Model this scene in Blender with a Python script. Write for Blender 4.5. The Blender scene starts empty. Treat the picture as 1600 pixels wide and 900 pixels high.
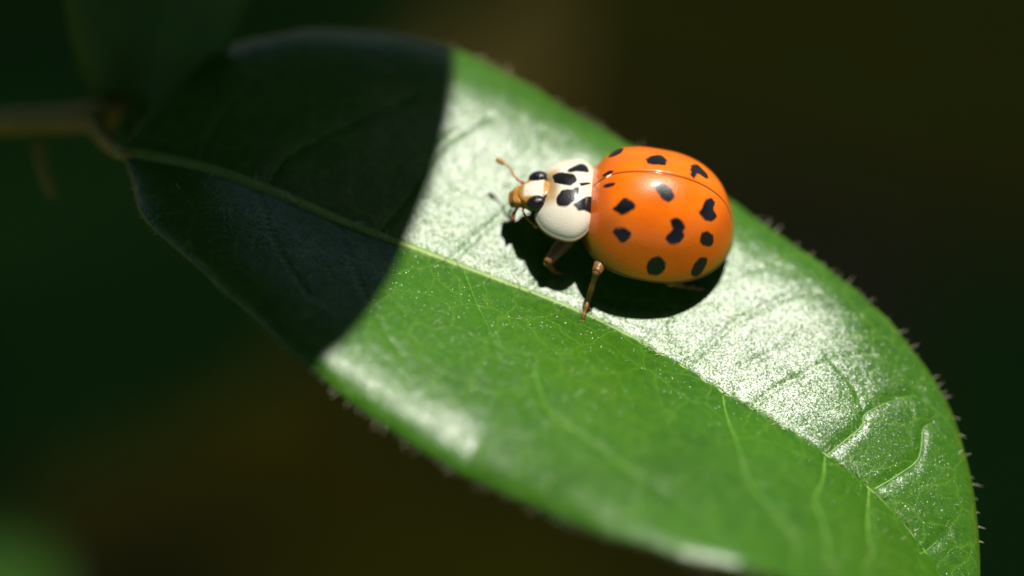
import bpy, math, random
import numpy as np
from mathutils import Vector, Matrix, noise

# Scale of the scene: 1 Blender unit = 1 cm (a macro photograph).
scene = bpy.context.scene
scene.unit_settings.scale_length = 0.01
col = scene.collection
rnd = random.Random(7)

# ------------------------------------------------------------------ camera
PITCH = math.radians(50)
GZ = 25.0                                   # height of the leaf above the soil
RIGHT = np.array([1.0, 0, 0])
UPV = np.array([0, math.sin(PITCH), math.cos(PITCH)])
VIEW = np.array([0, -math.cos(PITCH), math.sin(PITCH)])
ORIGIN = np.array([0, 0, GZ])
DIST = 15.0
cam_d = bpy.data.cameras.new('camera')
cam = bpy.data.objects.new('camera', cam_d)
col.objects.link(cam)
cam.matrix_world = Matrix([[RIGHT[i], UPV[i], VIEW[i], (ORIGIN + DIST * VIEW)[i]] for i in range(3)] + [[0, 0, 0, 1]])
cam_d.sensor_width = 36
cam_d.lens = 36 * DIST / 3.8
cam_d.clip_start = 0.1
cam_d.clip_end = 5000
cam_d.dof.use_dof = True
cam_d.dof.focus_distance = 14.895
cam_d.dof.aperture_fstop = 0.108
scene.camera = cam

# ------------------------------------------------------------------ sky, sun, exposure
SUN = np.array([0.20, 0.79, 0.58])
SUN = SUN[0] * RIGHT + SUN[1] * UPV + SUN[2] * VIEW
SUN /= np.linalg.norm(SUN)
world = bpy.data.worlds.new('World')
scene.world = world
world.use_nodes = True
wn = world.node_tree
sky = wn.nodes.new('ShaderNodeTexSky')
sky.sky_type = 'NISHITA'
sky.sun_disc = False
sky.sun_elevation = math.asin(SUN[2])
sky.sun_rotation = math.atan2(SUN[0], SUN[1])
bg = wn.nodes['Background']
bg.inputs['Strength'].default_value = 0.05
wn.links.new(sky.outputs[0], bg.inputs['Color'])
sun_d = bpy.data.lights.new('sun', 'SUN')
sun_d.energy = 5.0
sun_d.angle = math.radians(0.53)
sun_d.color = (1.0, 0.96, 0.88)
sun = bpy.data.objects.new('sun', sun_d)
col.objects.link(sun)
sun.rotation_euler = Vector(SUN).to_track_quat('Z', 'Y').to_euler()
sun.location = ORIGIN + SUN * 60
scene.view_settings.view_transform = 'Standard'
scene.view_settings.look = 'None'
scene.view_settings.exposure = 0.18
scene.view_settings.gamma = 1.0
scene.view_settings.use_curve_mapping = False
scene.render.engine = 'CYCLES'
scene.cycles.use_denoising = True
scene.cycles.max_bounces = 8
scene.cycles.transparent_max_bounces = 8
scene.cycles.sample_clamp_indirect = 4.0


# ------------------------------------------------------------------ helpers
def nrm(a):
    a = np.asarray(a, float)
    return a / np.linalg.norm(a)


def tag(o, label=None, cat=None, group=None, kind=None):
    for k, v in (('label', label), ('category', cat), ('group', group), ('kind', kind)):
        if v:
            o[k] = v
    return o


def mesh_obj(name, verts, faces, mat, parent=None, smooth=True, attrs=None):
    me = bpy.data.meshes.new(name)
    me.from_pydata([tuple(map(float, v)) for v in verts], [], faces)
    if smooth:
        me.polygons.foreach_set('use_smooth', [True] * len(me.polygons))
    for k, arr in (attrs or {}).items():
        a = me.attributes.new(k, 'FLOAT', 'POINT')
        a.data.foreach_set('value', np.asarray(arr, np.float32).ravel())
    me.update()
    o = bpy.data.objects.new(name, me)
    if mat:
        me.materials.append(mat)
    col.objects.link(o)
    if parent:
        o.parent = parent
    return o


def empty(name, loc=(0, 0, 0)):
    o = bpy.data.objects.new(name, None)
    o.location = loc
    o.empty_display_size = 0.2
    col.objects.link(o)
    return o


def grid_faces(nu, nv, wrap=False, flip=False):
    f = []
    for i in range(nu - 1):
        for j in range(nv if wrap else nv - 1):
            a, b = i * nv + j, i * nv + (j + 1) % nv
            c, d = b + nv, a + nv
            f.append((a, d, c, b) if flip else (a, b, c, d))
    return f


def catmull(pts, k=8):
    p = np.asarray(pts, float)
    p = np.vstack([2 * p[0] - p[1], p, 2 * p[-1] - p[-2]])
    out = []
    for i in range(1, len(p) - 2):
        for u in np.linspace(0, 1, k, endpoint=False):
            a, b, c, d = p[i - 1:i + 3]
            out.append(.5 * (2 * b + (c - a) * u + (2 * a - 5 * b + 4 * c - d) * u * u + (3 * b - a - 3 * c + d) * u ** 3))
    out.append(p[-2])
    return np.array(out)


def tube(pts, radii, ring=10, squash=None, up=None):
    """verts, faces of a closed tapering tube along pts"""
    pts = np.asarray(pts, float)
    n_ = len(pts)
    radii = np.interp(np.linspace(0, 1, n_), np.linspace(0, 1, len(radii)), radii)
    verts, last = [], None
    for i in range(n_):
        t = nrm(pts[min(i + 1, n_ - 1)] - pts[max(i - 1, 0)])
        ref = up if up is not None else (last if last is not None else (np.array([0, 0, 1.]) if abs(t[2]) < .9 else np.array([1., 0, 0])))
        b = nrm(np.cross(t, ref))
        m = np.cross(b, t)
        if up is None:
            last = m
        for j in range(ring):
            a = 2 * math.pi * j / ring
            verts.append(pts[i] + radii[i] * (math.cos(a) * b + math.sin(a) * m * (squash or 1)))
    faces = grid_faces(n_, ring, wrap=True)
    v0 = len(verts)
    verts += [pts[0], pts[-1]]
    for j in range(ring):
        faces.append((v0, (j + 1) % ring, j))
        e = (n_ - 1) * ring
        faces.append((v0 + 1, e + j, e + (j + 1) % ring))
    return verts, faces


def ellipsoid(c, r, nu=18, nv=24, axes=None):
    ax = np.eye(3) if axes is None else np.asarray(axes)
    verts = []
    for i in range(nu):
        ph = math.pi * (i + .02) / (nu - 1 + .04)
        for j in range(nv):
            th = 2 * math.pi * j / nv
            q = np.array([r[0] * math.sin(ph) * math.cos(th), r[1] * math.sin(ph) * math.sin(th), r[2] * math.cos(ph)])
            verts.append(np.asarray(c) + q @ ax)
    return verts, grid_faces(nu, nv, wrap=True, flip=False)


# ------------------------------------------------------------------ materials
class NT:
    def __init__(self, name):
        self.m = bpy.data.materials.new(name)
        self.m.use_nodes = True
        self.t = self.m.node_tree
        self.b = self.t.nodes['Principled BSDF']
        self.out = self.t.nodes['Material Output']

    def n(self, kind, **kw):
        o = self.t.nodes.new('ShaderNode' + kind)
        for k, v in kw.items():
            if k in o.inputs.keys():
                self.put(o.inputs[k], v)
            else:
                setattr(o, k, v)
        return o

    def put(self, sock, v):
        if isinstance(v, bpy.types.NodeSocket):
            self.t.links.new(v, sock)
        else:
            sock.default_value = v

    def set(self, **kw):
        for k, v in kw.items():
            self.put(self.b.inputs[k.replace('_', ' ')], v)

    def noise(self, scale, detail=3, rough=.55, vec=None):
        o = self.n('TexNoise')
        o.inputs['Scale'].default_value = scale
        o.inputs['Detail'].default_value = detail
        o.inputs['Roughness'].default_value = rough
        self.put(o.inputs['Vector'], vec or self.obj())
        return o.outputs['Fac']

    def obj(self):
        if not hasattr(self, '_tc'):
            self._tc = self.n('TexCoord').outputs['Object']
        return self._tc

    def ramp(self, fac, stops):
        r = self.n('ValToRGB')
        self.put(r.inputs[0], fac)
        e = r.color_ramp.elements
        while len(e) < len(stops):
            e.new(.5)
        for el, (p, c) in zip(e, stops):
            el.position = p
            el.color = (*c, 1) if len(c) == 3 else c
        return r.outputs[0]

    def mix(self, fac, a, b):
        o = self.n('Mix')
        o.data_type = 'RGBA'
        self.put(o.inputs[0], fac)
        for s, v in ((o.inputs[6], a), (o.inputs[7], b)):
            self.put(s, (*v, 1) if isinstance(v, tuple) and len(v) == 3 else v)
        return o.outputs[2]

    def math(self, op, a, b=0.0, clamp=False):
        o = self.n('Math', operation=op, use_clamp=clamp)
        self.put(o.inputs[0], a)
        self.put(o.inputs[1], b)
        return o.outputs[0]

    def attr(self, name):
        return self.n('Attribute', attribute_name=name).outputs['Fac']

    def bump(self, h, strength, dist, normal=None):
        o = self.n('Bump')
        o.inputs['Strength'].default_value = strength
        o.inputs['Distance'].default_value = dist
        self.put(o.inputs['Height'], h)
        if normal:
            self.put(o.inputs['Normal'], normal)
        return o.outputs[0]


def simple_mat(name, c1, c2, scale=6, rough=.5, bump=.0, bd=.01, bscale=None, coat=0, sss=0, spec=.5):
    m = NT(name)
    m.set(Base_Color=m.ramp(m.noise(scale), [(.3, c1), (.7, c2)]), Roughness=rough)
    m.b.inputs['Specular IOR Level'].default_value = spec
    if bump:
        m.set(Normal=m.bump(m.noise(bscale or scale * 4), bump, bd))
    if coat:
        m.set(Coat_Weight=coat, Coat_Roughness=.08)
    if sss:
        m.set(Subsurface_Weight=sss, Subsurface_Scale=.02)
    return m.m


def leaf_material(name, dark, mid, light, fine=True, rough=.345, spec=.75, trans=.2, glow=(.12, .32, .02)):
    m = NT(name)
    ob = m.obj()
    big = m.noise(1.6, 4)
    cells = m.noise(9, 5, .65)
    base = m.ramp(big, [(.3, dark), (.52, mid), (.75, light)])
    base = m.mix(m.math('MULTIPLY', cells, .5), base, dark)
    if fine:
        # areole network of the small veins: paler thin lines, and cushions between them
        warp = m.n('TexNoise')
        warp.inputs['Scale'].default_value = 14
        m.put(warp.inputs['Vector'], ob)
        wv = m.n('VectorMath', operation='MULTIPLY_ADD')
        m.put(wv.inputs[0], warp.outputs['Color'])
        wv.inputs[1].default_value = (.06, .06, .06)
        m.put(wv.inputs[2], ob)
        v1 = m.n('TexVoronoi', feature='DISTANCE_TO_EDGE')
        v1.inputs['Scale'].default_value = 6.5
        m.put(v1.inputs['Vector'], wv.outputs[0])
        v2 = m.n('TexVoronoi', feature='DISTANCE_TO_EDGE')
        v2.inputs['Scale'].default_value = 26
        m.put(v2.inputs['Vector'], wv.outputs[0])
        l1 = m.math('SMOOTH_MIN', m.math('MULTIPLY', v1.outputs[0], 5.0), .35)
        l2 = m.math('SMOOTH_MIN', m.math('MULTIPLY', v2.outputs[0], 4.0), .35)
        line = m.math('SUBTRACT', 1.0, m.math('MULTIPLY', v1.outputs[0], 30.0, True), True)
        base = m.mix(m.math('MULTIPLY', line, .7), base, (.12, .28, .016))
        line2 = m.math('SUBTRACT', 1.0, m.math('MULTIPLY', v2.outputs[0], 14.0, True), True)
        base = m.mix(m.math('MULTIPLY', line2, .35), base, light)
        base = m.mix(m.ramp(m.noise(30, 4, .65), [(.42, (0, 0, 0)), (.62, (.5, .5, .5))]), base, (.08, .21, .003))
        hgt = m.math('ADD', l1, m.math('MULTIPLY', l2, .45))
        nb = m.bump(hgt, .12, .012)
        nb = m.bump(m.noise(70, 3, .7), .30, .003, nb)
        # epidermis cells: every cell is a tiny facet with a tilt of its own
        vc = m.n('TexVoronoi', feature='F1')
        vc.inputs['Scale'].default_value = 230
        m.put(vc.inputs['Vector'], ob)
        sub = m.n('VectorMath', operation='SUBTRACT')
        m.put(sub.inputs[0], vc.outputs['Color'])
        sub.inputs[1].default_value = (.5, .5, .5)
        sq = m.n('VectorMath', operation='MULTIPLY')          # most cells lie nearly flat, a few stand out
        m.put(sq.inputs[0], sub.outputs[0])
        m.put(sq.inputs[1], sub.outputs[0])
        cu = m.n('VectorMath', operation='MULTIPLY')
        m.put(cu.inputs[0], sq.outputs[0])
        m.put(cu.inputs[1], sub.outputs[0])
        sc = m.n('VectorMath', operation='MULTIPLY_ADD')
        m.put(sc.inputs[0], cu.outputs[0])
        sc.inputs[1].default_value = (1.5, 1.5, 1.5)
        m.put(sc.inputs[2], nb)
        nm = m.n('VectorMath', operation='NORMALIZE')
        m.put(nm.inputs[0], sc.outputs[0])
        nb = nm.outputs[0]
        # wax and minute hairs: a thin sparkling layer with steeper facets
        sc2 = m.n('VectorMath', operation='MULTIPLY_ADD')
        m.put(sc2.inputs[0], sub.outputs[0])
        sc2.inputs[1].default_value = (.95, .95, .95)
        m.put(sc2.inputs[2], nb)
        nm2 = m.n('VectorMath', operation='NORMALIZE')
        m.put(nm2.inputs[0], sc2.outputs[0])
        m.set(Coat_Weight=m.ramp(m.noise(3.5, 4, .6), [(.35, (.04, .04, .04)), (.65, (.26, .26, .26))]), Coat_Roughness=.16, Coat_Normal=nm2.outputs[0])
        m.set(Normal=nb, Roughness=m.math('MULTIPLY_ADD', m.noise(5, 4), .18) if False else rough)
    else:
        m.set(Normal=m.bump(m.noise(7, 5), .4, .03), Roughness=rough)
    m.set(Base_Color=base)
    m.b.inputs['Specular IOR Level'].default_value = spec
    tr = m.n('BsdfTranslucent')
    m.put(tr.inputs['Color'], m.mix(.5, base, glow))
    mx = m.n('MixShader')
    mx.inputs[0].default_value = trans
    m.t.links.new(m.b.outputs[0], mx.inputs[1])
    m.t.links.new(tr.outputs[0], mx.inputs[2])
    m.t.links.new(mx.outputs[0], m.out.inputs['Surface'])
    return m.m


M_LEAF = leaf_material('leaf_blade', (.022, .105, .0008), (.037, .158, .0012), (.060, .215, .002))
M_LEAF2 = leaf_material('plain_leaf', (.035, .12, .010), (.05, .165, .014), (.08, .23, .022), fine=False, rough=.5, spec=.3)
M_LEAF3 = leaf_material('olive_leaf', (.14, .115, .008), (.19, .16, .011), (.25, .21, .018), fine=False, rough=.7, spec=.03, trans=.1, glow=(.12, .10, .005))
M_SHADING = leaf_material('shading_leaf', (.02, .075, .008), (.03, .11, .01), (.05, .16, .015), fine=False, rough=.5, spec=.3, trans=.5, glow=(.16, .44, .02))  # leaves that block the sun; strong translucency adds green fill light
M_BROWN = leaf_material('withered_leaf', (.24, .165, .010), (.33, .235, .014), (.42, .30, .02), fine=False, rough=.8, spec=.03, trans=.1, glow=(.17, .12, .01))
M_VEIN = simple_mat('vein', (.09, .25, .02), (.18, .36, .06), 30, .38, .3, .004, 150)
M_MIDRIB = simple_mat('midrib', (.17, .31, .04), (.25, .38, .07), 20, .42, .4, .006, 90)
M_STEM = simple_mat('stem', (.17, .17, .02), (.26, .24, .03), 5, .6, .4, .02, 20)
M_HAIR = simple_mat('hair', (.55, .5, .32), (.7, .66, .5), 10, .4, sss=0)
M_SOIL = simple_mat('soil', (.07, .05, .008), (.15, .11, .018), 1.2, .95, .8, .3, 3)

# ------------------------------------------------------------------ ground
gv = []
NG = 60
for i in range(NG):
    for j in range(NG):
        u, v = (i / (NG - 1) - .5) * 2, (j / (NG - 1) - .5) * 2
        x, y = math.copysign(abs(u) ** 3, u) * 1500, math.copysign(abs(v) ** 3, v) * 1500
        gv.append((x, y + 20, .5 * noise.noise((x * .15, y * .15, 0)) - .2))
tag(mesh_obj('ground', gv, grid_faces(NG, NG, flip=True), M_SOIL), kind='structure')


# ------------------------------------------------------------------ generic leaf (lies along +x, width in y, faces +z)
def leaf_mesh(name, length, width, fold, droop, mat, wav=.03, nu=22, nv=13, seed=0, tip=1.0):
    verts = []
    for i in range(nu):
        u = i / (nu - 1)
        hw = width / 2 * (math.sin(math.pi * min(1, u ** .8)) ** .75 * (1 - .18 * u * tip)) + .004 * length
        for j in range(nv):
            w = (j / (nv - 1) - .5) * 2
            z = fold * hw * (abs(w) - .55 * w * w) - droop * length * u * u + wav * length * noise.noise((u * 3 + seed, w * 1.5, seed * 3.1))
            verts.append((u * length, w * hw, z))
    me = bpy.data.meshes.new(name)
    top = grid_faces(nu, nv, flip=True)
    n0 = len(verts)
    verts2 = verts + [(x, y, z - .012 * width * .5) for x, y, z in verts]
    faces = list(top) + [tuple(reversed([k + n0 for k in f])) for f in top]
    rim = [j for j in range(nv)] + [i * nv + nv - 1 for i in range(1, nu)] + [(nu - 1) * nv + j for j in range(nv - 2, -1, -1)] + [i * nv for i in range(nu - 2, 0, -1)]
    for a, b in zip(rim, rim[1:] + rim[:1]):
        faces.append((a, b, b + n0, a + n0))
    me.from_pydata(verts2, [], faces)
    me.polygons.foreach_set('use_smooth', [True] * len(me.polygons))
    me.materials.append(mat)
    me.update()
    return me


def place_leaf(me, name, loc, xdir, zdir, parent=None, scale=1.0):
    x = nrm(xdir)
    z = nrm(np.asarray(zdir, float) - x * np.dot(x, zdir))
    y = np.cross(z, x)
    o = bpy.data.objects.new(name, me)
    o.matrix_basis = Matrix([[x[i] * scale, y[i] * scale, z[i] * scale, loc[i]] for i in range(3)] + [[0, 0, 0, 1]])
    col.objects.link(o)
    if parent:
        o.parent = parent
        o.matrix_parent_inverse = Matrix.Translation(parent.location).inverted()
    return o


def cam_pt(px, py, depth):
    """a place in the garden, given in centimetres right of / above the view axis and away from the lens"""
    return ORIGIN + DIST * VIEW + px * RIGHT + py * UPV - depth * VIEW


# ------------------------------------------------------------------ main leaf: a graph over its own mean plane
LN = nrm(.27 * RIGHT + .57 * UPV + .776 * VIEW)
E1 = .916 * RIGHT - .402 * UPV
E1 = nrm(E1 - LN * (E1 @ LN))
E2 = np.cross(LN, E1)
MID = np.array([(-1.55, .015), (-1.42, .026), (-1.204, .039), (-.951, .025), (-.688, .008), (-.41, .009), (-.106, .013), (.171, .016), (.404, .0), (.676, -.052), (.867, -.1), (1.08, -.145), (1.31, -.18), (1.505, -.222), (1.722, -.297), (1.938, -.402), (2.08, -.52)])
EU = np.array([(-1.55, .0), (-1.535, .10), (-1.50, .26), (-1.389, .539), (-1.178, .696), (-.962, .807), (-.751, .883), (-.546, .902), (-.327, .873), (-.043, .81), (.125, .774), (.371, .749), (.648, .744), (.934, .723), (1.192, .688), (1.447, .625), (1.663, .554), (1.823, .439), (1.946, .299), (2.03, .16), (2.08, 0)])
EL = np.array([(-1.55, 0), (-1.52, .03), (-1.46, .13), (-1.329, .338), (-1.107, .48), (-.801, .625), (-.504, .761), (-.226, .863), (.042, .942), (.292, 1.002), (.538, 1.04), (.771, 1.021), (.994, .968), (1.221, .873), (1.511, .684), (1.778, .442), (1.961, .2), (2.04, .08), (2.08, 0)])
MIDc, EUc, ELc = catmull(MID), catmull(EU), catmull(EL)
WS = np.linspace(0, 1, 401)
SU = np.interp(WS, [0, .06, .3, .6, .8, .93, 1], [.05, .27, .26, .19, .02, -.20, -.42])
SL = np.interp(WS, [0, .06, .3, .5, .68, .86, .95, 1], [.05, .27, .24, .17, .09, -.06, -.38, -.9])


def cumint(s, d):
    return np.concatenate([[0], np.cumsum((s[1:] + s[:-1]) / 2) * d])


ZU, ZL = cumint(SU, WS[1]), cumint(SL, WS[1])
GS = np.linspace(-3, 4, 1401)
GZL = cumint(.09 - .70 * np.clip((GS - .95) / 1.2, 0, 1) ** 1.2 + .25 * np.clip((-GS - .7) / .9, 0, 1), GS[1] - GS[0])
GZL -= np.interp(0, GS, GZL)


def mid_t(s):
    return np.interp(s, MIDc[:, 0], MIDc[:, 1])


def half_w(s, up):
    return np.maximum(np.interp(s, (EUc if up else ELc)[:, 0], (EUc if up else ELc)[:, 1]), .002)


def leaf_z(s, tau):
    up = tau > 0
    W = half_w(s, up)
    w = min(abs(tau) / W, 1.0)
    z = np.interp(s, GS, GZL) + W * np.interp(w, WS, ZU if up else ZL)
    if not up:
        z += .24 * min(max((s - .1) / 1.0, 0), 1) * abs(tau)
        z += .6 * min(max((s - .4) / .5, 0), 1) * W * max(0, w - .70) ** 2
    fade = min(1, abs(tau) / .12)
    z += fade * (.012 * noise.noise((s * 2.3, tau * 2.6, 4.7)) + .003 * noise.noise((s * 6, tau * 6, 8.1)))
    z += fade * .0014 * noise.noise((s * 16, tau * 16, 1.7))
    return z


def leaf_pt(s, tau, lift=0.0):
    return ORIGIN + s * E1 + (mid_t(s) + tau) * E2 + (leaf_z(s, tau) + lift) * LN


def to_leaf(P):
    d = np.asarray(P) - ORIGIN
    s = d @ E1
    return s, d @ E2 - mid_t(s)


VEINS = [
    [(0.87, -0.015), (0.9, -0.11), (0.978, -0.288), (1.041, -0.467), (1.133, -0.533), (1.217, -0.593), (1.275, -0.65), (1.274, -0.741)],
    [(1.299, -0.016), (1.309, -0.176), (1.296, -0.342), (1.341, -0.422), (1.378, -0.519), (1.391, -0.579), (1.436, -0.601), (1.465, -0.621)],
    [(1.496, -0.001), (1.508, -0.144), (1.529, -0.279), (1.563, -0.355), (1.54, -0.469), (1.547, -0.515)],
    [(1.04, -0.147), (1.119, -0.258), (1.197, -0.319), (1.296, -0.342)],
    [(0.595, -0.012), (0.644, -0.168), (0.702, -0.324), (0.8, -0.515), (0.92, -0.682)],
    [(0.447, -0.019), (0.5, -0.262), (0.58, -0.498), (0.7, -0.736)],
    [(0.252, -0.021), (0.31, -0.238), (0.38, -0.462), (0.49, -0.679)],
    [(0.19, -0.421), (0.258, -0.545), (0.308, -0.608), (0.393, -0.646), (0.493, -0.68), (0.611, -0.727), (0.704, -0.737), (0.802, -0.757)],
    [(1.041, -0.467), (1.05, -0.626), (1.038, -0.727)],
    [(0.936, -0.685), (1.021, -0.758), (1.086, -0.804)],
    [(1.535, 0.005), (1.664, 0.008), (1.739, -0.029), (1.748, -0.189)],
    [(1.757, -0.048), (1.795, 0.048), (1.832, 0.15)],
    [(1.303, 0), (1.346, 0.09), (1.384, 0.176), (1.38, 0.223), (1.443, 0.325), (1.525, 0.43), (1.558, 0.451)],
    [(1.514, 0.014), (1.58, 0.133), (1.627, 0.245), (1.606, 0.348), (1.629, 0.404)],
    [(0.695, 0.01), (0.759, 0.148), (0.82, 0.29), (0.93, 0.45), (1.05, 0.56)],
    [(0.522, -0), (0.545, 0.056), (0.6, 0.2), (0.7, 0.38), (0.82, 0.53)],
    [(0.984, 0.01), (1.033, 0.116), (1.104, 0.217), (1.19, 0.334), (1.32, 0.45)],
    [(0.89, 0.133), (0.972, 0.239), (1.031, 0.379)],
    [(-0.19, -0.01), (-0.1, -0.163), (0, -0.31), (0.1, -0.485), (0.258, -0.662), (0.4, -0.796)],
    [(-0.996, 0.018), (-0.982, 0.135), (-0.921, 0.235), (-0.783, 0.411), (-0.639, 0.577)],
    [(-0.541, 0.013), (-0.496, 0.212), (-0.457, 0.438), (-0.344, 0.617)],
    [(-0.69, -0.009), (-0.58, -0.2), (-0.42, -0.42), (-0.22, -0.62)],
    [(-1.026, -0.002), (-0.862, -0.268), (-0.664, -0.455)],
    [(-1.25, -0.005), (-1.263, 0.205), (-1.198, 0.41)],
    [(-0.25, 0.01), (-0.17, 0.2), (-0.08, 0.4), (0.05, 0.58)],
    [(0.06, 0.01), (0.15, 0.2), (0.26, 0.4), (0.4, 0.56)],
    [(1.115, -0.004), (1.15, -0.08), (1.197, -0.16), (1.31, -0.213)],
    [(0.78, -0.007), (0.83, -0.161), (0.9, -0.315), (0.978, -0.386)],
    [(0.802, -0.757), (0.93, -0.762), (1.086, -0.804), (1.274, -0.741), (1.391, -0.665)],
    [(1.171, 0.334), (1.28, 0.3), (1.38, 0.223)],
    [(-0.407, -0.009), (-0.291, -0.199), (-0.14, -0.415), (0.053, -0.565)],
]
VR = [.0050, .0054, .0054, .0036, .0032, .0034, .0032, .0050, .0032, .0032, .0032, .0040, .0046, .0052, .0029, .0024, .0029, .0024, .0040, .0048, .0044, .0032, .0032, .0032, .0032, .0032, .0032, .0028, .0028, .0032, .0024]

plant = empty('leafy_plant', (-6.0, 3.0, 0))
tag(plant, 'hairy green plant with one broad glossy leaf carrying the beetle', 'plant')


def child(o, parent):
    """parent without moving (all main-leaf vertices are in world space)"""
    o.parent = parent
    o.matrix_parent_inverse = parent.matrix_world.inverted() if parent.type != 'EMPTY' else Matrix.Translation(parent.location).inverted()
    return o


# blade: dense grid, s follows a cosine-like spacing so both ends stay round
NS, NTAU = 460, 230
uu = np.linspace(0, 1, NS)
sv = -1.55 + 3.63 * (.72 * uu + .28 * (1 - np.cos(math.pi * uu)) / 2)
q = np.linspace(-1, 1, NTAU)
wv_ = np.sign(q) * (1 - (1 - abs(q)) ** 1.25)
veinpts = [catmull(v, 10) for v in VEINS]
bv = []
allv = np.vstack(veinpts)
allr = np.concatenate([np.full(len(v), r) for v, r in zip(veinpts, VR)])
for s in sv:
    wu, wl, mt, zl_ = half_w(s, True), half_w(s, False), mid_t(s), 0
    near = abs(allv[:, 0] - s) < .08
    av, ar = allv[near], allr[near]
    for w in wv_:
        tau = w * (wu if w > 0 else wl)
        z = leaf_z(s, tau)
        # veins lie in shallow furrows, the blade swells between them
        if len(av):
            d2 = ((av[:, 0] - s) ** 2 + (av[:, 1] - tau) ** 2)
            k = d2.argmin()
            z -= 1.1 * ar[k] * math.exp(-d2[k] / (ar[k] * 4.5) ** 2)
        e = abs(w)
        tt = tau + (.012 * noise.noise((s * 7, 5 if w > 0 else 9, 0)) if e > .97 else 0)
        bv.append(ORIGIN + s * E1 + (mt + tt) * E2 + z * LN)
top = grid_faces(NS, NTAU, flip=True)
n0 = len(bv)
TH = .018
under = [v - LN * TH for v in bv]
bf = top + [tuple(reversed([k + n0 for k in f])) for f in top]
rim = [j for j in range(NTAU)] + [i * NTAU + NTAU - 1 for i in range(1, NS)] + [(NS - 1) * NTAU + j for j in range(NTAU - 2, -1, -1)] + [i * NTAU for i in range(NS - 2, 0, -1)]
for a, b in zip(rim, rim[1:] + rim[:1]):
    bf.append((a, b, b + n0, a + n0))
leaf = mesh_obj('leaf', bv + under, bf, M_LEAF)
child(leaf, plant)
leaf['label'] = 'broad glossy green leaf with pale midrib, its base in shadow'

# midrib: raised rounded ridge sunk in the fold
ms = np.linspace(-1.56, 2.05, 160)
v, f = tube([leaf_pt(s, 0, -.006) for s in ms], [.030, .022, .014, .009, .006, .004], 12, .75, LN)
mr = mesh_obj('midrib', v, f, M_MIDRIB)
child(mr, leaf)
for pts, r in zip(veinpts, VR):
    v, f = tube([leaf_pt(s, t, -.0065 - r * .35 + .25 * r) for s, t in pts], [r, r * .9, r * .75, r * .3], 8, .9, LN)
    child(mesh_obj('vein', v, f, M_VEIN), leaf)

# fringe of hairs on the margin and scattered hairs on the blade (past counting)
hv, hf = [], []


def hair(p, d, ln, r):
    side = nrm(np.cross(d, LN) + 1e-6)
    bend = np.array([rnd.uniform(-.3, .3) for _ in range(3)])
    pts = [p + d * ln * u + bend * ln * u * u for u in np.linspace(0, 1, 5)]
    v, f = tube(pts, [r, r * .8, r * .35], 5)
    o0 = len(hv)
    hv.extend(v)
    hf.extend([tuple(k + o0 for k in g) for g in f])


for sgn, C in ((1, EUc), (-1, ELc)):
    s = -1.45
    while s < 1.98:
        W = half_w(s, sgn > 0)
        a, b = leaf_pt(s - .02, sgn * half_w(s - .02, sgn > 0)), leaf_pt(s + .02, sgn * half_w(s + .02, sgn > 0))
        tan = nrm(b - a)
        outw = nrm(np.cross(tan, LN)) * (-sgn)
        if outw @ (E2 * sgn) < 0:
            outw = -outw
        d = nrm(outw + tan * rnd.uniform(-.1, .7) + LN * rnd.uniform(-.6, .5))
        hair(leaf_pt(s, sgn * W * .998, -.008), d, rnd.uniform(.012, .04) * (.5 if s < -.7 else 1), rnd.uniform(.0010, .0019))
        s += rnd.uniform(.015, .06)
for k in range(60):
    s = rnd.uniform(-1.3, 1.8)
    hair(leaf_pt(s, rnd.choice((-1, 1)) * rnd.uniform(0, .014), .0), nrm(LN * .8 + E1 * rnd.uniform(-1, 1) + E2 * rnd.uniform(-1, 1)), rnd.uniform(.02, .05), .0018)
for k in range(90):
    s = rnd.uniform(-1.3, 1.85)
    up = rnd.random() < .5
    hair(leaf_pt(s, (1 if up else -1) * rnd.uniform(.05, .95) * half_w(s, up), -.003), nrm(LN * .7 + E1 * rnd.uniform(-1, 1) + E2 * rnd.uniform(-1, 1)), rnd.uniform(.015, .035), .0013)
hr = mesh_obj('hairs', hv, hf, M_HAIR)
hr['kind'] = 'stuff'
child(hr, leaf)

# petiole, node and stem of the plant
base = leaf_pt(-1.545, 0, -.01)
node = cam_pt(-1.62, .66, 15.55)
stem_pts = [plant.location[:] if False else np.array([-6.0, 3.0, -.3]), np.array([-6.3, 3.2, 10]), np.array([-5.6, 2.4, 20]), cam_pt(-3.6, .60, 16.0), cam_pt(-2.2, .64, 15.75), node, cam_pt(-1.50, .74, 15.6)]
v, f = tube(catmull(stem_pts, 14), [.22, .18, .12, .07, .055, .05, .06, .02], 12)
st = mesh_obj('stem', v, f, M_STEM)
child(st, plant)
v, f = tube(catmull([node, (node + base) / 2 - LN * .03, base, leaf_pt(-1.45, 0, -.012)], 10), [.045, .03, .026, .02], 10)
child(mesh_obj('leaf_stalk', v, f, M_STEM), plant)
# little stipule on the node
sp = cam_pt(-1.83, .55, 15.6)
v, f = tube(catmull([sp, cam_pt(-1.79, .42, 15.5), cam_pt(-1.75, .34, 15.45)], 6), [.02, .015, .02, .004], 8)
child(mesh_obj('stipule', v, f, M_STEM), plant)
# second leaf rising from the node
me = leaf_mesh('side_leaf', 2.6, .85, .4, -.05, M_LEAF2, seed=3)
o = place_leaf(me, 'leaf', cam_pt(-1.48, .56, 15.62), .22 * RIGHT + 1.0 * UPV + .30 * VIEW, nrm(VIEW - UPV * .2 - RIGHT * .2), plant)
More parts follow.
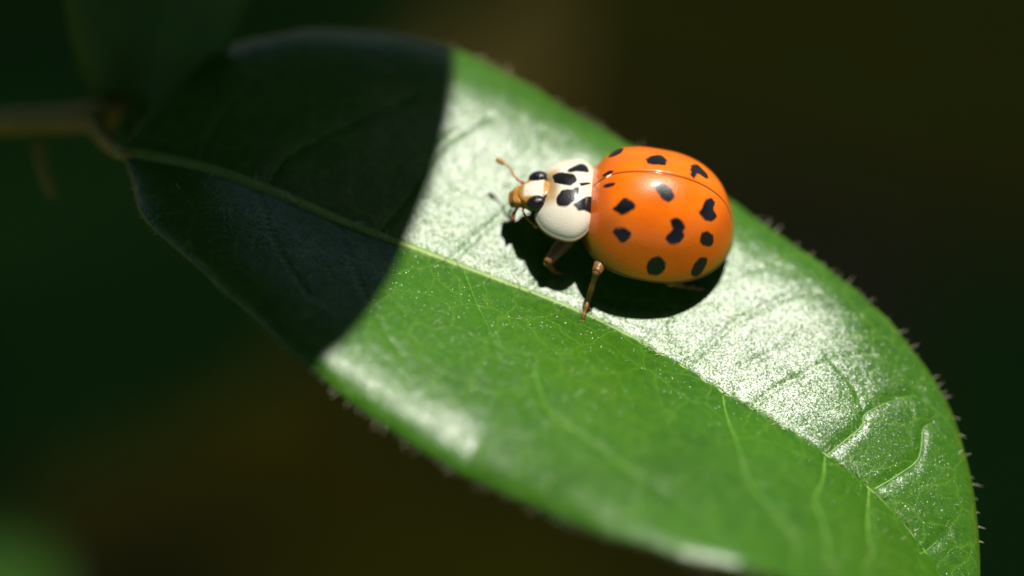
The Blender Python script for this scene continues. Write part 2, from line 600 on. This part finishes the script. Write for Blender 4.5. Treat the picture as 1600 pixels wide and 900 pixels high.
# leaf higher up the plant whose shadow covers the base of the broad leaf
SHB = [(-1.84, 3.25), (-1.70, 2.92), (-1.659, 2.745), (-1.596, 2.525), (-1.558, 2.336), (-1.540, 2.13), (-1.541, 1.93), (-1.533, 1.665), (-1.557, 1.366), (-1.618, 1.168), (-1.76, .98), (-2.0, .76)]
shc = catmull(SHB, 6)
mi = np.array([-4.7, 1.95])
NR = 14
lv = []
for k in range(NR):
    u = k / (NR - 1)
    for (a, b) in shc:
        a0, b0 = mi[0], mi[1] + (b - 1.95) * .35 * u
        x, y = mi[0] + (a - mi[0]) * u, mi[1] + (b - mi[1]) * (math.sin(u * math.pi / 2) ** .7)
        P = ORIGIN + x * E1 + y * E2 + 7 * LN
        lv.append(P + SUN * (.25 * math.sin(u * 2.4) + .12 * abs((b - 1.95))))
lf = grid_faces(NR, len(shc))
n0 = len(lv)
lf2 = lf + [tuple(reversed([k + n0 for k in g])) for g in lf]
o = mesh_obj('leaf', lv + [p - LN * .02 for p in lv], lf2, M_SHADING)
child(o, plant)
v, f = tube(catmull([np.array([-6.0, 2.8, 16.5]), np.array([-6.6, 3.0, 23]), np.array([-6.0, 2.6, 28]), lv[3], lv[3 + 2 * len(shc)]], 8), [.1, .07, .05, .03, .02], 8)
child(mesh_obj('leaf_stalk', v, f, M_STEM), plant)

# ------------------------------------------------------------------ foliage behind and below (far out of focus)
P_GREEN = [leaf_mesh('undergrowth_leaf', 7, 3.2, .35, .12, M_LEAF2, seed=s) for s in (1, 2, 3)]
P_OLIVE = [leaf_mesh('undergrowth_leaf', 8, 4.2, .3, .1, M_LEAF3, seed=s) for s in (4, 5)]
P_BROWN = [leaf_mesh('fallen_leaf', 6, 3, .5, .05, M_BROWN, seed=s, wav=.06) for s in (6, 7, 8)]


def undergrowth(name, foot, spec, label, mats):
    root = empty(name, foot)
    tag(root, label, 'plant')
    tips = []
    for (loc, xd, zd, sc, kind) in spec:
        place_leaf(rnd.choice(mats[kind]), 'leaf', loc, xd, zd, root, sc)
        a = np.asarray(foot, float)
        b = np.asarray(loc, float)
        mid_ = (a + b) / 2 + np.array([0, 0, .15 * (b[2] - a[2])])
        v, f = tube(catmull([a - np.array([0, 0, .3]), mid_, b], 8), [.16, .1, .06], 8)
        child(mesh_obj('stem', v, f, M_STEM), root)
    return root


MATS = {'g': P_GREEN, 'o': P_OLIVE, 'b': [leaf_mesh('withered_leaf', 7, 3.6, .4, .1, M_BROWN, seed=s, wav=.05) for s in (14, 15)]}
# the leaf whose blurred tip shows beside the broad leaf
undergrowth('low_plant', (-8, 8, 0), [
    (cam_pt(-3.62, -5.5, 22.5), .15 * RIGHT + 1.0 * UPV + .1 * VIEW, VIEW + .3 * UPV, .66, 'g'),
], 'low plant with one blurred green leaf tip beside the dark gap', MATS)
undergrowth('dark_bush', (-9, 12, 0), [
    (cam_pt(-5.5, -.6, 23), 1.0 * RIGHT + .25 * UPV, VIEW + .2 * UPV, .80, 'g'),
    (cam_pt(-6.0, 1.2, 25), 1.0 * RIGHT + .15 * UPV, VIEW + .2 * UPV, .85, 'g'),
    (cam_pt(-5.6, 3.4, 26), 1.0 * RIGHT - .1 * UPV, VIEW + .2 * UPV, .90, 'g'),
], 'almost black green bush behind the stem of the plant', MATS)
undergrowth('withered_bush', (1, 9, 0), [
    (cam_pt(-3.0, -3.6, 31), 1.0 * RIGHT + .1 * UPV, .4 * VIEW + np.array([.1, .2, 1]), .95, 'b'),
    (cam_pt(-1.2, -4.6, 32), 1.0 * RIGHT + .2 * UPV, .4 * VIEW + np.array([.1, .2, 1]), .95, 'b'),
], 'withered brown bush in shade below the broad leaf', MATS)
undergrowth('shaded_bush', (8, 18, 0), [
    (cam_pt(3.4, -2.8, 27), -.1 * RIGHT + 1.0 * UPV, VIEW + UPV * .5, .46, 'g'),
    (cam_pt(7.5, -6, 34), -.5 * RIGHT + 1 * UPV, VIEW + UPV * .5, 1.0, 'g'),
], 'dark green bush far behind the round tip of the leaf', MATS)
undergrowth('olive_bush', (4, 30, 0), [
    (cam_pt(8.0, 1.0, 38), -.9 * RIGHT + .35 * UPV, .3 * VIEW + np.array([.1, .25, 1]), 1.25, 'o'),
    (cam_pt(1.6, 2.6, 41), .95 * RIGHT + .25 * UPV, .3 * VIEW + np.array([.1, .25, 1]), 1.2, 'o'),
    (cam_pt(2.0, 6.5, 44), .9 * RIGHT - .2 * UPV, .3 * VIEW + np.array([.1, .25, 1]), 1.3, 'o'),
], 'olive brown bush in deep shade behind the beetle', MATS)
for k in range(24):
    x, y = rnd.uniform(-9, 11), rnd.uniform(8, 38)
    a = rnd.uniform(0, 6.28)
    o = place_leaf(rnd.choice(P_BROWN), 'fallen_leaf', (x, y, rnd.uniform(.15, .6)), (math.cos(a), math.sin(a), rnd.uniform(-.1, .1)), (rnd.uniform(-.3, .3), rnd.uniform(-.3, .3), 1), None, rnd.uniform(.5, .9))
    tag(o, 'withered brown leaf lying on the shaded soil', 'leaf', 'fallen leaves on the soil')

# unseen bush added to keep the sun off everything but the broad leaf
over = empty('added_shade_bush', (20, 40, 0))
tag(over, 'unseen bush added overhead to shade the undergrowth', 'bush')
br = [np.array([20, 40, -.5]), np.array([18, 36, 25]), np.array([14, 28, 44]), np.array([6, 16, 50]), np.array([-4, 6, 50])]
v, f = tube(catmull(br, 10), [.9, .7, .5, .3, .12], 10)
child(mesh_obj('branch', v, f, M_STEM), over)
P_OVER = [leaf_mesh('shading_leaf', 11, 7, .3, .08, M_SHADING, seed=s, nu=14, nv=7) for s in (11, 12, 13)]
hole = ORIGIN[:2] + SUN[:2] / SUN[2] * 23
cnt = 0
rnd = random.Random(21)
for k in range(4000):
    z = rnd.uniform(43, 53)
    if cnt < 205:
        x, y = rnd.uniform(-12, 24), rnd.uniform(-12, 24)
    else:
        x, y = rnd.uniform(-32, 46), rnd.uniform(-34, 35)
    # where does the sun ray through this spot pass at the height of the leaf?
    fx, fy = x - SUN[0] / SUN[2] * (z - GZ), y - SUN[1] / SUN[2] * (z - GZ)
    a = rnd.uniform(0, 6.28)
    dx, dy = math.cos(a), math.sin(a)
    cx, cy = fx + 4 * dx, fy + 4 * dy
    if any(((fx + dx * t - dy * w) / 3.4) ** 2 + ((fy + dy * t + dx * w) / 3.0) ** 2 < 1 for t in (-.5, 1, 2.5, 4, 5.5, 7, 8.5, 10, 11.5, 13) for w in (-4, -2.5, -1.2, 0, 1.2, 2.5, 4)):
        continue
    place_leaf(rnd.choice(P_OVER), 'leaf', (x, y, z), (dx, dy, rnd.uniform(-.3, .1)), (rnd.uniform(-.35, .35), rnd.uniform(-.35, .35), 1), over, rnd.uniform(.8, 1.15))
    cnt += 1
    if cnt >= 298:
        break

# ------------------------------------------------------------------ ladybird (built in millimetres, x = forward, y = its left, z = up)
MM = .1
BUG_S, BUG_TAU, YAW, ROLL, PITCHB = .384, .383, -0.06, 0.11, 0.0
fwd = -nrm(.911 * E1 + .312 * E2)
b_o = leaf_pt(BUG_S, BUG_TAU)
b_n = nrm(np.cross(leaf_pt(BUG_S + .15, BUG_TAU) - leaf_pt(BUG_S - .15, BUG_TAU), leaf_pt(BUG_S, BUG_TAU + .15) - leaf_pt(BUG_S, BUG_TAU - .15)))
b_z = nrm(b_n * .6 + LN * .4)
b_x = nrm(fwd - b_z * (fwd @ b_z))
b_y = np.cross(b_z, b_x)
Rm = Matrix([[b_x[i], b_y[i], b_z[i]] for i in range(3)])
Rm = Rm @ Matrix.Rotation(YAW, 3, 'Z') @ Matrix.Rotation(PITCHB, 3, 'Y') @ Matrix.Rotation(ROLL, 3, 'X')
BR = np.array(Rm)                           # local -> world
bug = empty('ladybird', b_o)
bug.matrix_world = Matrix.Translation(Vector(b_o)) @ Rm.to_4x4()
tag(bug, 'orange ladybird with black spots and white pronotum standing on the leaf', 'ladybird')


def ground_z(x, y):
    """height (mm, beetle frame) of the leaf under a point of the beetle frame"""
    z = 0.0
    for _ in range(8):
        P = b_o + BR @ np.array([x, y, z]) * MM
        s, tau = to_leaf(P)
        Q = leaf_pt(s, tau)
        z += float(((Q - P) @ LN) / (BR[:, 2] @ LN)) / MM
    return z


def poly_sd(pts, poly):
    """signed distance (negative inside) of 2-D points to a polygon"""
    pts, poly = np.asarray(pts, float), np.asarray(poly, float)
    d = np.full(len(pts), 1e9)
    inside = np.zeros(len(pts), bool)
    for a, b in zip(poly, np.roll(poly, -1, 0)):
        e = b - a
        w = pts - a
        t = np.clip((w @ e) / (e @ e + 1e-12), 0, 1)
        d = np.minimum(d, np.linalg.norm(w - t[:, None] * e, axis=1))
        c = ((a[1] > pts[:, 1]) != (b[1] > pts[:, 1])) & (pts[:, 0] < (b[0] - a[0]) * (pts[:, 1] - a[1]) / (b[1] - a[1] + 1e-12) + a[0])
        inside ^= c
    return np.where(inside, -d, d)


def spots_sd(pts, polys):
    d = np.full(len(pts), .5)
    for p in polys:
        p = catmull(list(p) + [p[0]], 5)[:-1]
        d = np.minimum(d, poly_sd(pts, p))
    return d


def part(name, v, f, mat, parent=bug, attrs=None):
    return mesh_obj(name, [np.asarray(p) * MM for p in v], f, mat, parent, True, attrs)


# materials of the beetle
def shell(name, base_fn, rough, coat, pit_scale, pit, coat_r=.1, sss=.0):
    m = NT(name)
    m.set(Base_Color=base_fn(m), Roughness=rough, Coat_Weight=coat, Coat_Roughness=coat_r)
    m.b.inputs['Specular IOR Level'].default_value = .3
    pv = m.n('TexVoronoi', feature='F1')
    pv.inputs['Scale'].default_value = 110
    m.put(pv.inputs['Vector'], m.obj())
    pits = m.math('MULTIPLY', pv.outputs['Distance'], 2.2, True)
    nb = m.bump(m.noise(pit_scale, 2, .5), pit, .004)
    m.set(Normal=m.bump(pits, pit * .8, .0015, nb), Coat_Normal=m.bump(m.noise(14, 4, .6), .06, .01))
    if sss:
        m.set(Subsurface_Weight=sss, Subsurface_Scale=.03)
        m.b.inputs['Subsurface Radius'].default_value = (1, .35, .1)
    return m.m


def elytra_col(m):
    sd = m.math('ADD', m.attr('sd'), m.math('MULTIPLY', m.math('SUBTRACT', m.noise(55, 4, .6), .5), .06))
    k = m.math('MULTIPLY_ADD', sd, 28.0)
    k.node.inputs[2].default_value = .5
    k = m.math('MINIMUM', m.math('MAXIMUM', k, 0.0), 1.0)
    o = m.ramp(m.noise(5, 4, .6), [(.3, (.84, .135, .001)), (.7, (.95, .205, .002))])
    o = m.mix(m.ramp(m.attr('rim'), [(.87, (0, 0, 0)), (.96, (1, 1, 1))]), o, (.62, .21, .014))
    o = m.mix(m.ramp(m.attr('rim'), [(.975, (0, 0, 0)), (.995, (1, 1, 1))]), o, (.16, .06, .012))
    o = m.mix(m.ramp(m.attr('sut'), [(.0, (1, 1, 1)), (.05, (0, 0, 0))]), o, (.14, .03, .004))
    return m.mix(k, (.006, .006, .009), o)


def pron_col(m):
    sd = m.math('ADD', m.attr('sd'), m.math('MULTIPLY', m.math('SUBTRACT', m.noise(60, 4, .6), .5), .06))
    k = m.math('MULTIPLY_ADD', sd, 22.0)
    k.node.inputs[2].default_value = .5
    k = m.math('MINIMUM', m.math('MAXIMUM', k, 0.0), 1.0)
    o = m.ramp(m.noise(7, 3), [(.3, (.74, .68, .53)), (.7, (.82, .77, .64))])
    o = m.mix(m.attr('front'), o, (.42, .24, .06))
    o = m.mix(m.ramp(m.attr('rim'), [(.94, (0, 0, 0)), (.99, (1, 1, 1))]), o, (.24, .11, .04))
    return m.mix(k, (.006, .006, .008), o)


def head_col(m):
    o = m.ramp(m.noise(20, 3), [(.3, (.40, .17, .02)), (.7, (.55, .27, .05))])
    o = m.mix(m.attr('white'), o, (.72, .68, .56))
    return m.mix(m.attr('black'), o, (.008, .007, .008))


M_ELY = shell('elytron', elytra_col, .34, .55, 190, .2, .10, .0)
M_PRON = shell('pronotum', pron_col, .38, .35, 160, .2, .14, .0)
M_HEAD = shell('head', head_col, .4, .3, 140, .4)
M_EYE = simple_mat('eye', (.004, .003, .004), (.018, .010, .014), 60, .16, .5, .003, 420, coat=.6)
M_AMBER = simple_mat('amber_cuticle', (.34, .13, .018), (.52, .25, .05), 26, .32, .4, .006, 110, coat=.3, sss=.15)
M_LEG_SHADED = simple_mat('shaded_leg_cuticle', (.16, .065, .012), (.30, .14, .03), 26, .34, .4, .006, 110, coat=.2)  # darker copy of the amber, the beetle's shadow put into the colour
M_LABRUM = simple_mat('labrum', (.16, .05, .012), (.30, .11, .02), 40, .35, .4, .004, 140, coat=.2)
M_BELLY = simple_mat('belly', (.03, .012, .006), (.09, .035, .012), 14, .4, .5, .01, 60)
M_SCUT = simple_mat('scutellum', (.55, .42, .22), (.66, .54, .34), 30, .4)

RIM_Z, DOME = 1.0, 2.88


def ely_rho(th):
    c, s = math.cos(th), abs(math.sin(th))
    if c >= 0:
        p, ax = 2.7, 2.52
    else:
        p, ax = 2.1, 2.85
    return 1 / ((abs(c) / ax) ** p + (s / 2.60) ** p) ** (1 / p)


def ely_pt(ph, th):
    f_ = ph / (math.pi / 2)
    r = math.sin(ph) * (1 + .085 * max(0, (f_ - .70) / .30) ** 2)
    rho = ely_rho(th)
    x, y = rho * r * math.cos(th), rho * r * math.sin(th)
    z = RIM_Z + DOME * max(math.cos(ph), 0) ** (.80 - .36 * max(math.cos(th), 0) ** 2 + .24 * math.sin(th) ** 2)
    # small shoulder bump
    z += .10 * math.exp(-((x - 1.75) ** 2 + (abs(y) - 1.5) ** 2) / .16)
    return x, y, z


ELY_SPOTS_L = []
ELY_SPOTS_R = []
PRO_SPOTS = []
#SPOTDATA
ELY_SPOTS_L= [
    [(1.092, 0.164), (0.944, 0.159), (0.815, 0.194), (0.853, 0.232), (0.978, 0.239), (1.071, 0.207)],
    [(0.804, 0.592), (0.712, 0.528), (0.608, 0.423), (0.507, 0.444), (0.412, 0.498), (0.441, 0.579), (0.583, 0.657), (0.7, 0.647)],
    [(0.193, 0.197), (0.087, 0.163), (-0.012, 0.194), (-0.123, 0.327), (-0.058, 0.425), (0.03, 0.42), (0.122, 0.331)],
    [(0.778, 0.875), (0.693, 0.828), (0.553, 0.819), (0.464, 0.879), (0.482, 0.961), (0.584, 1.028), (0.679, 0.965)],
    [(-0.113, 0.661), (-0.185, 0.62), (-0.279, 0.623), (-0.364, 0.689), (-0.359, 0.757), (-0.395, 0.83), (-0.326, 0.943), (-0.214, 0.982), (-0.106, 0.927), (-0.131, 0.85), (-0.187, 0.772), (-0.128, 0.722)],
    [(-0.552, 0.217), (-0.647, 0.141), (-0.736, 0.161), (-0.733, 0.276), (-0.825, 0.339), (-0.764, 0.453), (-0.634, 0.49), (-0.515, 0.428), (-0.543, 0.346)],
    [(-0.666, 0.663), (-0.763, 0.605), (-0.907, 0.619), (-0.958, 0.717), (-0.893, 0.788), (-0.726, 0.808), (-0.657, 0.737)],
    [(0.12, 1.361), (0.067, 1.236), (-0.094, 1.19), (-0.225, 1.259), (-0.237, 1.38), (-0.125, 1.466), (0.044, 1.461)],
    [(-0.77, 1.073), (-0.844, 0.97), (-0.971, 0.923), (-1.018, 1.015), (-0.983, 1.176), (-0.85, 1.263), (-0.767, 1.218)],
]
ELY_SPOTS_R= [
    [(0.676, 0.50), (0.742, 0.44), (0.90, 0.46), (0.96, 0.56), (0.88, 0.68), (0.74, 0.68), (0.66, 0.60)],
    [(0.311, 0.24), (0.228, 0.326), (0.102, 0.388), (0.031, 0.278), (0.054, 0.156), (0.198, 0.131), (0.301, 0.156)],
    [(1.148, 0.089), (0.994, 0.113), (0.894, 0.064), (0.964, 0.016), (1.105, 0.034)],
    [(-0.318, 0.284), (-0.424, 0.393), (-0.509, 0.331), (-0.596, 0.23), (-0.547, 0.144), (-0.412, 0.156), (-0.357, 0.04), (-0.304, 0.1)],
]
PRO_SPOTS= [
    [(0.076, -0.386), (-0.083, -0.503), (-0.274, -0.687), (-0.498, -0.597), (-0.46, -0.479), (-0.188, -0.347), (0.009, -0.285)],
    [(0.547, -0.397), (0.27, -0.379), (0.059, -0.285), (-0.192, -0.125), (-0.108, 0.046), (0.272, 0.09), (0.64, -0.169)],
    [(0.256, 0.362), (0.12, 0.206), (-0.248, 0.141), (-0.24, 0.257), (-0.087, 0.46), (0.043, 0.586), (0.222, 0.602), (0.284, 0.477)],
    [(-0.127, 0.52), (-0.184, 0.452), (-0.761, 0.358), (-1.006, 0.34), (-0.816, 0.669), (-1.073, 0.739), (-0.749, 0.813), (-0.402, 0.675), (-0.238, 0.643)],
    [(-0.305, -0.012), (-0.691, -0.183), (-0.706, -0.112), (-0.387, 0.081)],
]
ELY_SPOTS_R += [ELY_SPOTS_L[k] for k in (3, 6, 7, 8)]
#ENDSPOT

NPH, NTH = 104, 190
for sgn, polys in ((1, ELY_SPOTS_L), (-1, ELY_SPOTS_R)):
    v, ab, rimv, sut = [], [], [], []
    phs = list(np.linspace(.004, math.pi / 2, NPH))
    for ph in phs + ['a', 'b', 'c']:
        for th in np.linspace(0, math.pi, NTH):
            if isinstance(ph, str):
                x, y, z = ely_pt(math.pi / 2, th)
                k = {'a': (1.004, -.035), 'b': (.99, -.07), 'c': (.93, -.05)}[ph]
                x, y, z = x * k[0], y * k[0], z + k[1]
                p_ = math.pi / 2
            else:
                x, y, z = ely_pt(ph, th)
                p_ = ph
            z -= .045 * math.exp(-(y / .05) ** 2)
            v.append((x, sgn * (y + .004), z))
            ab.append((p_ * math.cos(th), p_ * math.sin(th)))
            rimv.append(p_ / (math.pi / 2))
            sut.append(y)
    f = grid_faces(NPH + 3, NTH, flip=(sgn < 0))
    o = part('elytron', v, f, M_ELY, attrs={'sd': spots_sd(ab, polys), 'rim': rimv, 'sut': sut})
    o['label'] = 'orange wing case with black spots and amber rim'

# scutellum: little pale triangle where the wing cases meet
sc_v = []
for x, y in ((2.44, .0), (2.42, .20), (2.02, .0), (2.42, -.20)):
    r = math.hypot(x, y) / ely_rho(math.atan2(y, x))
    z = RIM_Z + DOME * math.cos(math.asin(min(r, .999))) ** .44
    sc_v.append((x + .02, y, z + .03))
sc_v += [(x - .05, y, z - .06) for x, y, z in sc_v]
part('scutellum', sc_v, [(0, 1, 2), (0, 2, 3), (4, 6, 5), (4, 7, 6), (0, 4, 5, 1), (1, 5, 6, 2), (2, 6, 7, 3), (3, 7, 4, 0)], M_SCUT)

# underside: abdomen and thorax in one mesh
v = []
for i in range(26):
    ph = math.pi * (i + .02) / 25.04
    for j in range(48):
        th = 2 * math.pi * j / 48
        x, y = math.sin(ph) * math.cos(th), math.sin(ph) * math.sin(th)
        X = .35 + x * (3.3 if x > 0 else 2.75)
        wv2 = np.interp(X, [-2.4, -1, .5, 2.2, 3.6], [2.0, 2.35, 2.4, 1.9, .9])
        v.append((X, y * wv2, 1.0 + (.35 if ph < math.pi / 2 else .52) * math.cos(ph) + (.12 * max(0, X - 2))))
part('body', v, grid_faces(26, 48, wrap=True), M_BELLY)

# pronotum
PO = [(.84, 0), (.86, .35), (.98, .66), (.98, 1.0), (.66, 1.48), (.10, 1.80), (-.45, 1.86), (-.90, 1.48), (-1.10, .8), (-1.16, 0)]
PO = PO + [(x, -y) for x, y in PO[-2:0:-1]]
PO = catmull(PO + [PO[0]], 6)[:-1]
pa = np.unwrap([math.atan2(y, x) for x, y in PO])
pr = np.hypot(PO[:, 0], PO[:, 1])
PCX = 3.42


def pro_pt(ph, th):
    rho = np.interp(th % (2 * math.pi), np.append(pa, pa[0] + 2 * math.pi), np.append(pr, pr[0]))
    f_ = ph / (math.pi / 2)
    r = math.sin(ph) * (1 + .03 * max(0, (f_ - .9) / .1) ** 2)
    x, y = rho * r * math.cos(th), rho * r * math.sin(th)
    z = 1.50 + .95 * max(math.cos(ph), 0) ** .98 - .22 * x - .15 * (y / 1.8) ** 2
    return PCX + x, y, z


NPP, NPT = 64, 220
v, ab, rimv, fr = [], [], [], []
for ph in list(np.linspace(.004, math.pi / 2, NPP)) + ['a', 'b']:
    for th in np.linspace(0, 2 * math.pi, NPT, endpoint=False):
        p_ = math.pi / 2 if isinstance(ph, str) else ph
        x, y, z = pro_pt(p_, th)
        if isinstance(ph, str):
            k, dz = {'a': (1.0, -.06), 'b': (.88, -.1)}[ph]
            x, y, z = PCX + (x - PCX) * k, y * k, z + dz
        v.append((x, y, z))
        ab.append((p_ * math.cos(th), p_ * math.sin(th)))
        rimv.append(p_ / (math.pi / 2))
        fr.append(float(np.clip((x - PCX - .26) / .25, 0, 1) * np.clip((.95 - abs(y)) / .35, 0, 1)) * .8)
part('pronotum', v, grid_faces(NPP + 2, NPT, wrap=True), M_PRON, attrs={'sd': spots_sd(ab, PRO_SPOTS), 'rim': rimv, 'front': fr})['label'] = 'cream white pronotum with black blotches'

# head, tilted down in front of the pronotum
HC = np.array([4.50, 0, 1.42])
hp = math.radians(28)
HX, HY, HZ = np.array([math.cos(hp), 0, -math.sin(hp)]), np.array([0, 1., 0]), np.array([math.sin(hp), 0, math.cos(hp)])
HA = np.array([HX, HY, HZ])


def hl(x, y, z):
    return HC + x * HX + y * HY + z * HZ


v, f = ellipsoid(HC, (.74, .74, .50), 48, 64, HA)
loc = (np.array(v) - HC) @ HA.T
# flatten the brow, narrow the muzzle
loc[:, 1] *= np.interp(loc[:, 0], [-.7, .1, .74], [1.0, 1.0, .72])
loc[:, 2] = np.where(loc[:, 2] > .3, .3 + (loc[:, 2] - .3) * .6, loc[:, 2])
v = HC + loc @ HA
wht = np.clip((.46 - abs(loc[:, 1]) - .20 * (loc[:, 0] + .3)) / .08, 0, 1) * np.clip((loc[:, 0] + .45) / .08, 0, 1) * np.clip((.42 - loc[:, 0]) / .12, 0, 1) * (loc[:, 2] > .05)
blk = np.clip((-.36 - loc[:, 0]) / .08, 0, 1) * np.clip((abs(loc[:, 1]) - .30) / .08, 0, 1)
blk = np.maximum(blk, np.clip((abs(loc[:, 1]) - .46) / .06, 0, 1) * np.clip((.22 - loc[:, 0]) / .1, 0, 1))
head = part('head', v, f, M_HEAD, attrs={'white': wht, 'black': blk})


def sub(name, v, f, mat):
    return part(name, v, f, mat, head)


for sgn in (1, -1):
    v, f = ellipsoid(hl(-.12, sgn * .58, .16), (.40, .31, .33), 22, 28, HA)
    sub('eye', v, f, M_EYE)


def block(c, r, e=.55, nu=20, nv=28):
    vv = []
    for i in range(nu):
        ph = math.pi * (i + .02) / (nu - 1 + .04)
        for j in range(nv):
            th = 2 * math.pi * j / nv
            g = lambda t: math.copysign(abs(t) ** e, t)
            a = (g(math.sin(ph)) * g(math.cos(th)), g(math.sin(ph)) * g(math.sin(th)), g(math.cos(ph)))
            vv.append(hl(c[0] + r[0] * a[0], c[1] + r[1] * a[1] * (1 - .12 * a[0]), c[2] + r[2] * a[2]))
    return vv, grid_faces(nu, nv, wrap=True)


v, f = block((.66, 0, .02), (.22, .44, .24))
sub('clypeus', v, f, M_AMBER)
v, f = block((.90, 0, -.06), (.16, .34, .20))
sub('labrum', v, f, M_LABRUM)


def antenna(pts):
    pts = catmull([hl(*p) for p in pts], 10)
    n_ = len(pts)
    rad = []
    for i in range(n_):
        u = i / (n_ - 1)
        r = .050 - .012 * u
        r *= 1 + .22 * math.sin(u * 9 * 2 * math.pi)
        if u > .80:
            r = .05 + .055 * math.sin((u - .80) / .20 * math.pi * .86)
        if u < .10:
            r = .075
        rad.append(r)
    v, f = tube(pts, rad, 10)
    sub('antenna', v, f, M_AMBER)


ANT_R = [(.45, -.46, .20), (.74, -.70, .36), (.98, -1.12, .50), (1.42, -1.42, .70)]
ANT_L = [(.42, .46, .02), (.48, .66, -.12), (.28, .92, -.40), (.02, 1.05, -.62)]
antenna(ANT_R)
antenna(ANT_L)
for sgn in (1, -1):
    v, f = tube(catmull([hl(.72, sgn * .25, -.18), hl(.90, sgn * .48, -.30), hl(.98, sgn * .62, -.42), hl(1.1, sgn * .60, -.52)], 6), [.06, .055, .06, .11, .05], 8)
    sub('palp', v, f, M_LABRUM)


def leg(hip, knee, ankle, foot):
    """femur, tibia and tarsus; the foot stands on the leaf"""
    fz = ground_z(*foot)
    az = ground_z(ankle[0], ankle[1]) + ankle[2]
    A, B = np.array(hip, float), np.array(knee, float)
    Cc = np.array([ankle[0], ankle[1], az])
    Dd = np.array([foot[0], foot[1], fz + .05])
    V, F = [], []

    def add(vf):
        o0 = len(V)
        V.extend(vf[0])
        F.extend([tuple(k + o0 for k in g) for g in vf[1]])
    add(tube(catmull([A, A * .5 + B * .5 + np.array([0, 0, .05]), B], 8), [.20, .32, .28, .18], 12))
    add(ellipsoid(B, (.14, .14, .14), 10, 12))
    add(tube(catmull([B, B * .5 + Cc * .5 + np.array([0, 0, .04]), Cc], 8), [.13, .11, .12, .09], 10))
    add(tube(catmull([Cc, Cc * .6 + Dd * .4 + np.array([0, 0, .02]), Cc * .3 + Dd * .7, Dd], 6), [.07, .10, .06, .085, .05], 8))
    for q_ in (-.09, .09):
        add(tube([Dd, Dd + nrm(Dd - Cc) * .12 + np.array([q_, 0, .0]), Dd + nrm(Dd - Cc) * .16 + np.array([q_ * 1.4, 0, -.08])], [.03, .022, .006], 6))
    part('leg', V, F, M_LEG_SHADED)


# front, middle and hind pair; the far legs are tucked under the body
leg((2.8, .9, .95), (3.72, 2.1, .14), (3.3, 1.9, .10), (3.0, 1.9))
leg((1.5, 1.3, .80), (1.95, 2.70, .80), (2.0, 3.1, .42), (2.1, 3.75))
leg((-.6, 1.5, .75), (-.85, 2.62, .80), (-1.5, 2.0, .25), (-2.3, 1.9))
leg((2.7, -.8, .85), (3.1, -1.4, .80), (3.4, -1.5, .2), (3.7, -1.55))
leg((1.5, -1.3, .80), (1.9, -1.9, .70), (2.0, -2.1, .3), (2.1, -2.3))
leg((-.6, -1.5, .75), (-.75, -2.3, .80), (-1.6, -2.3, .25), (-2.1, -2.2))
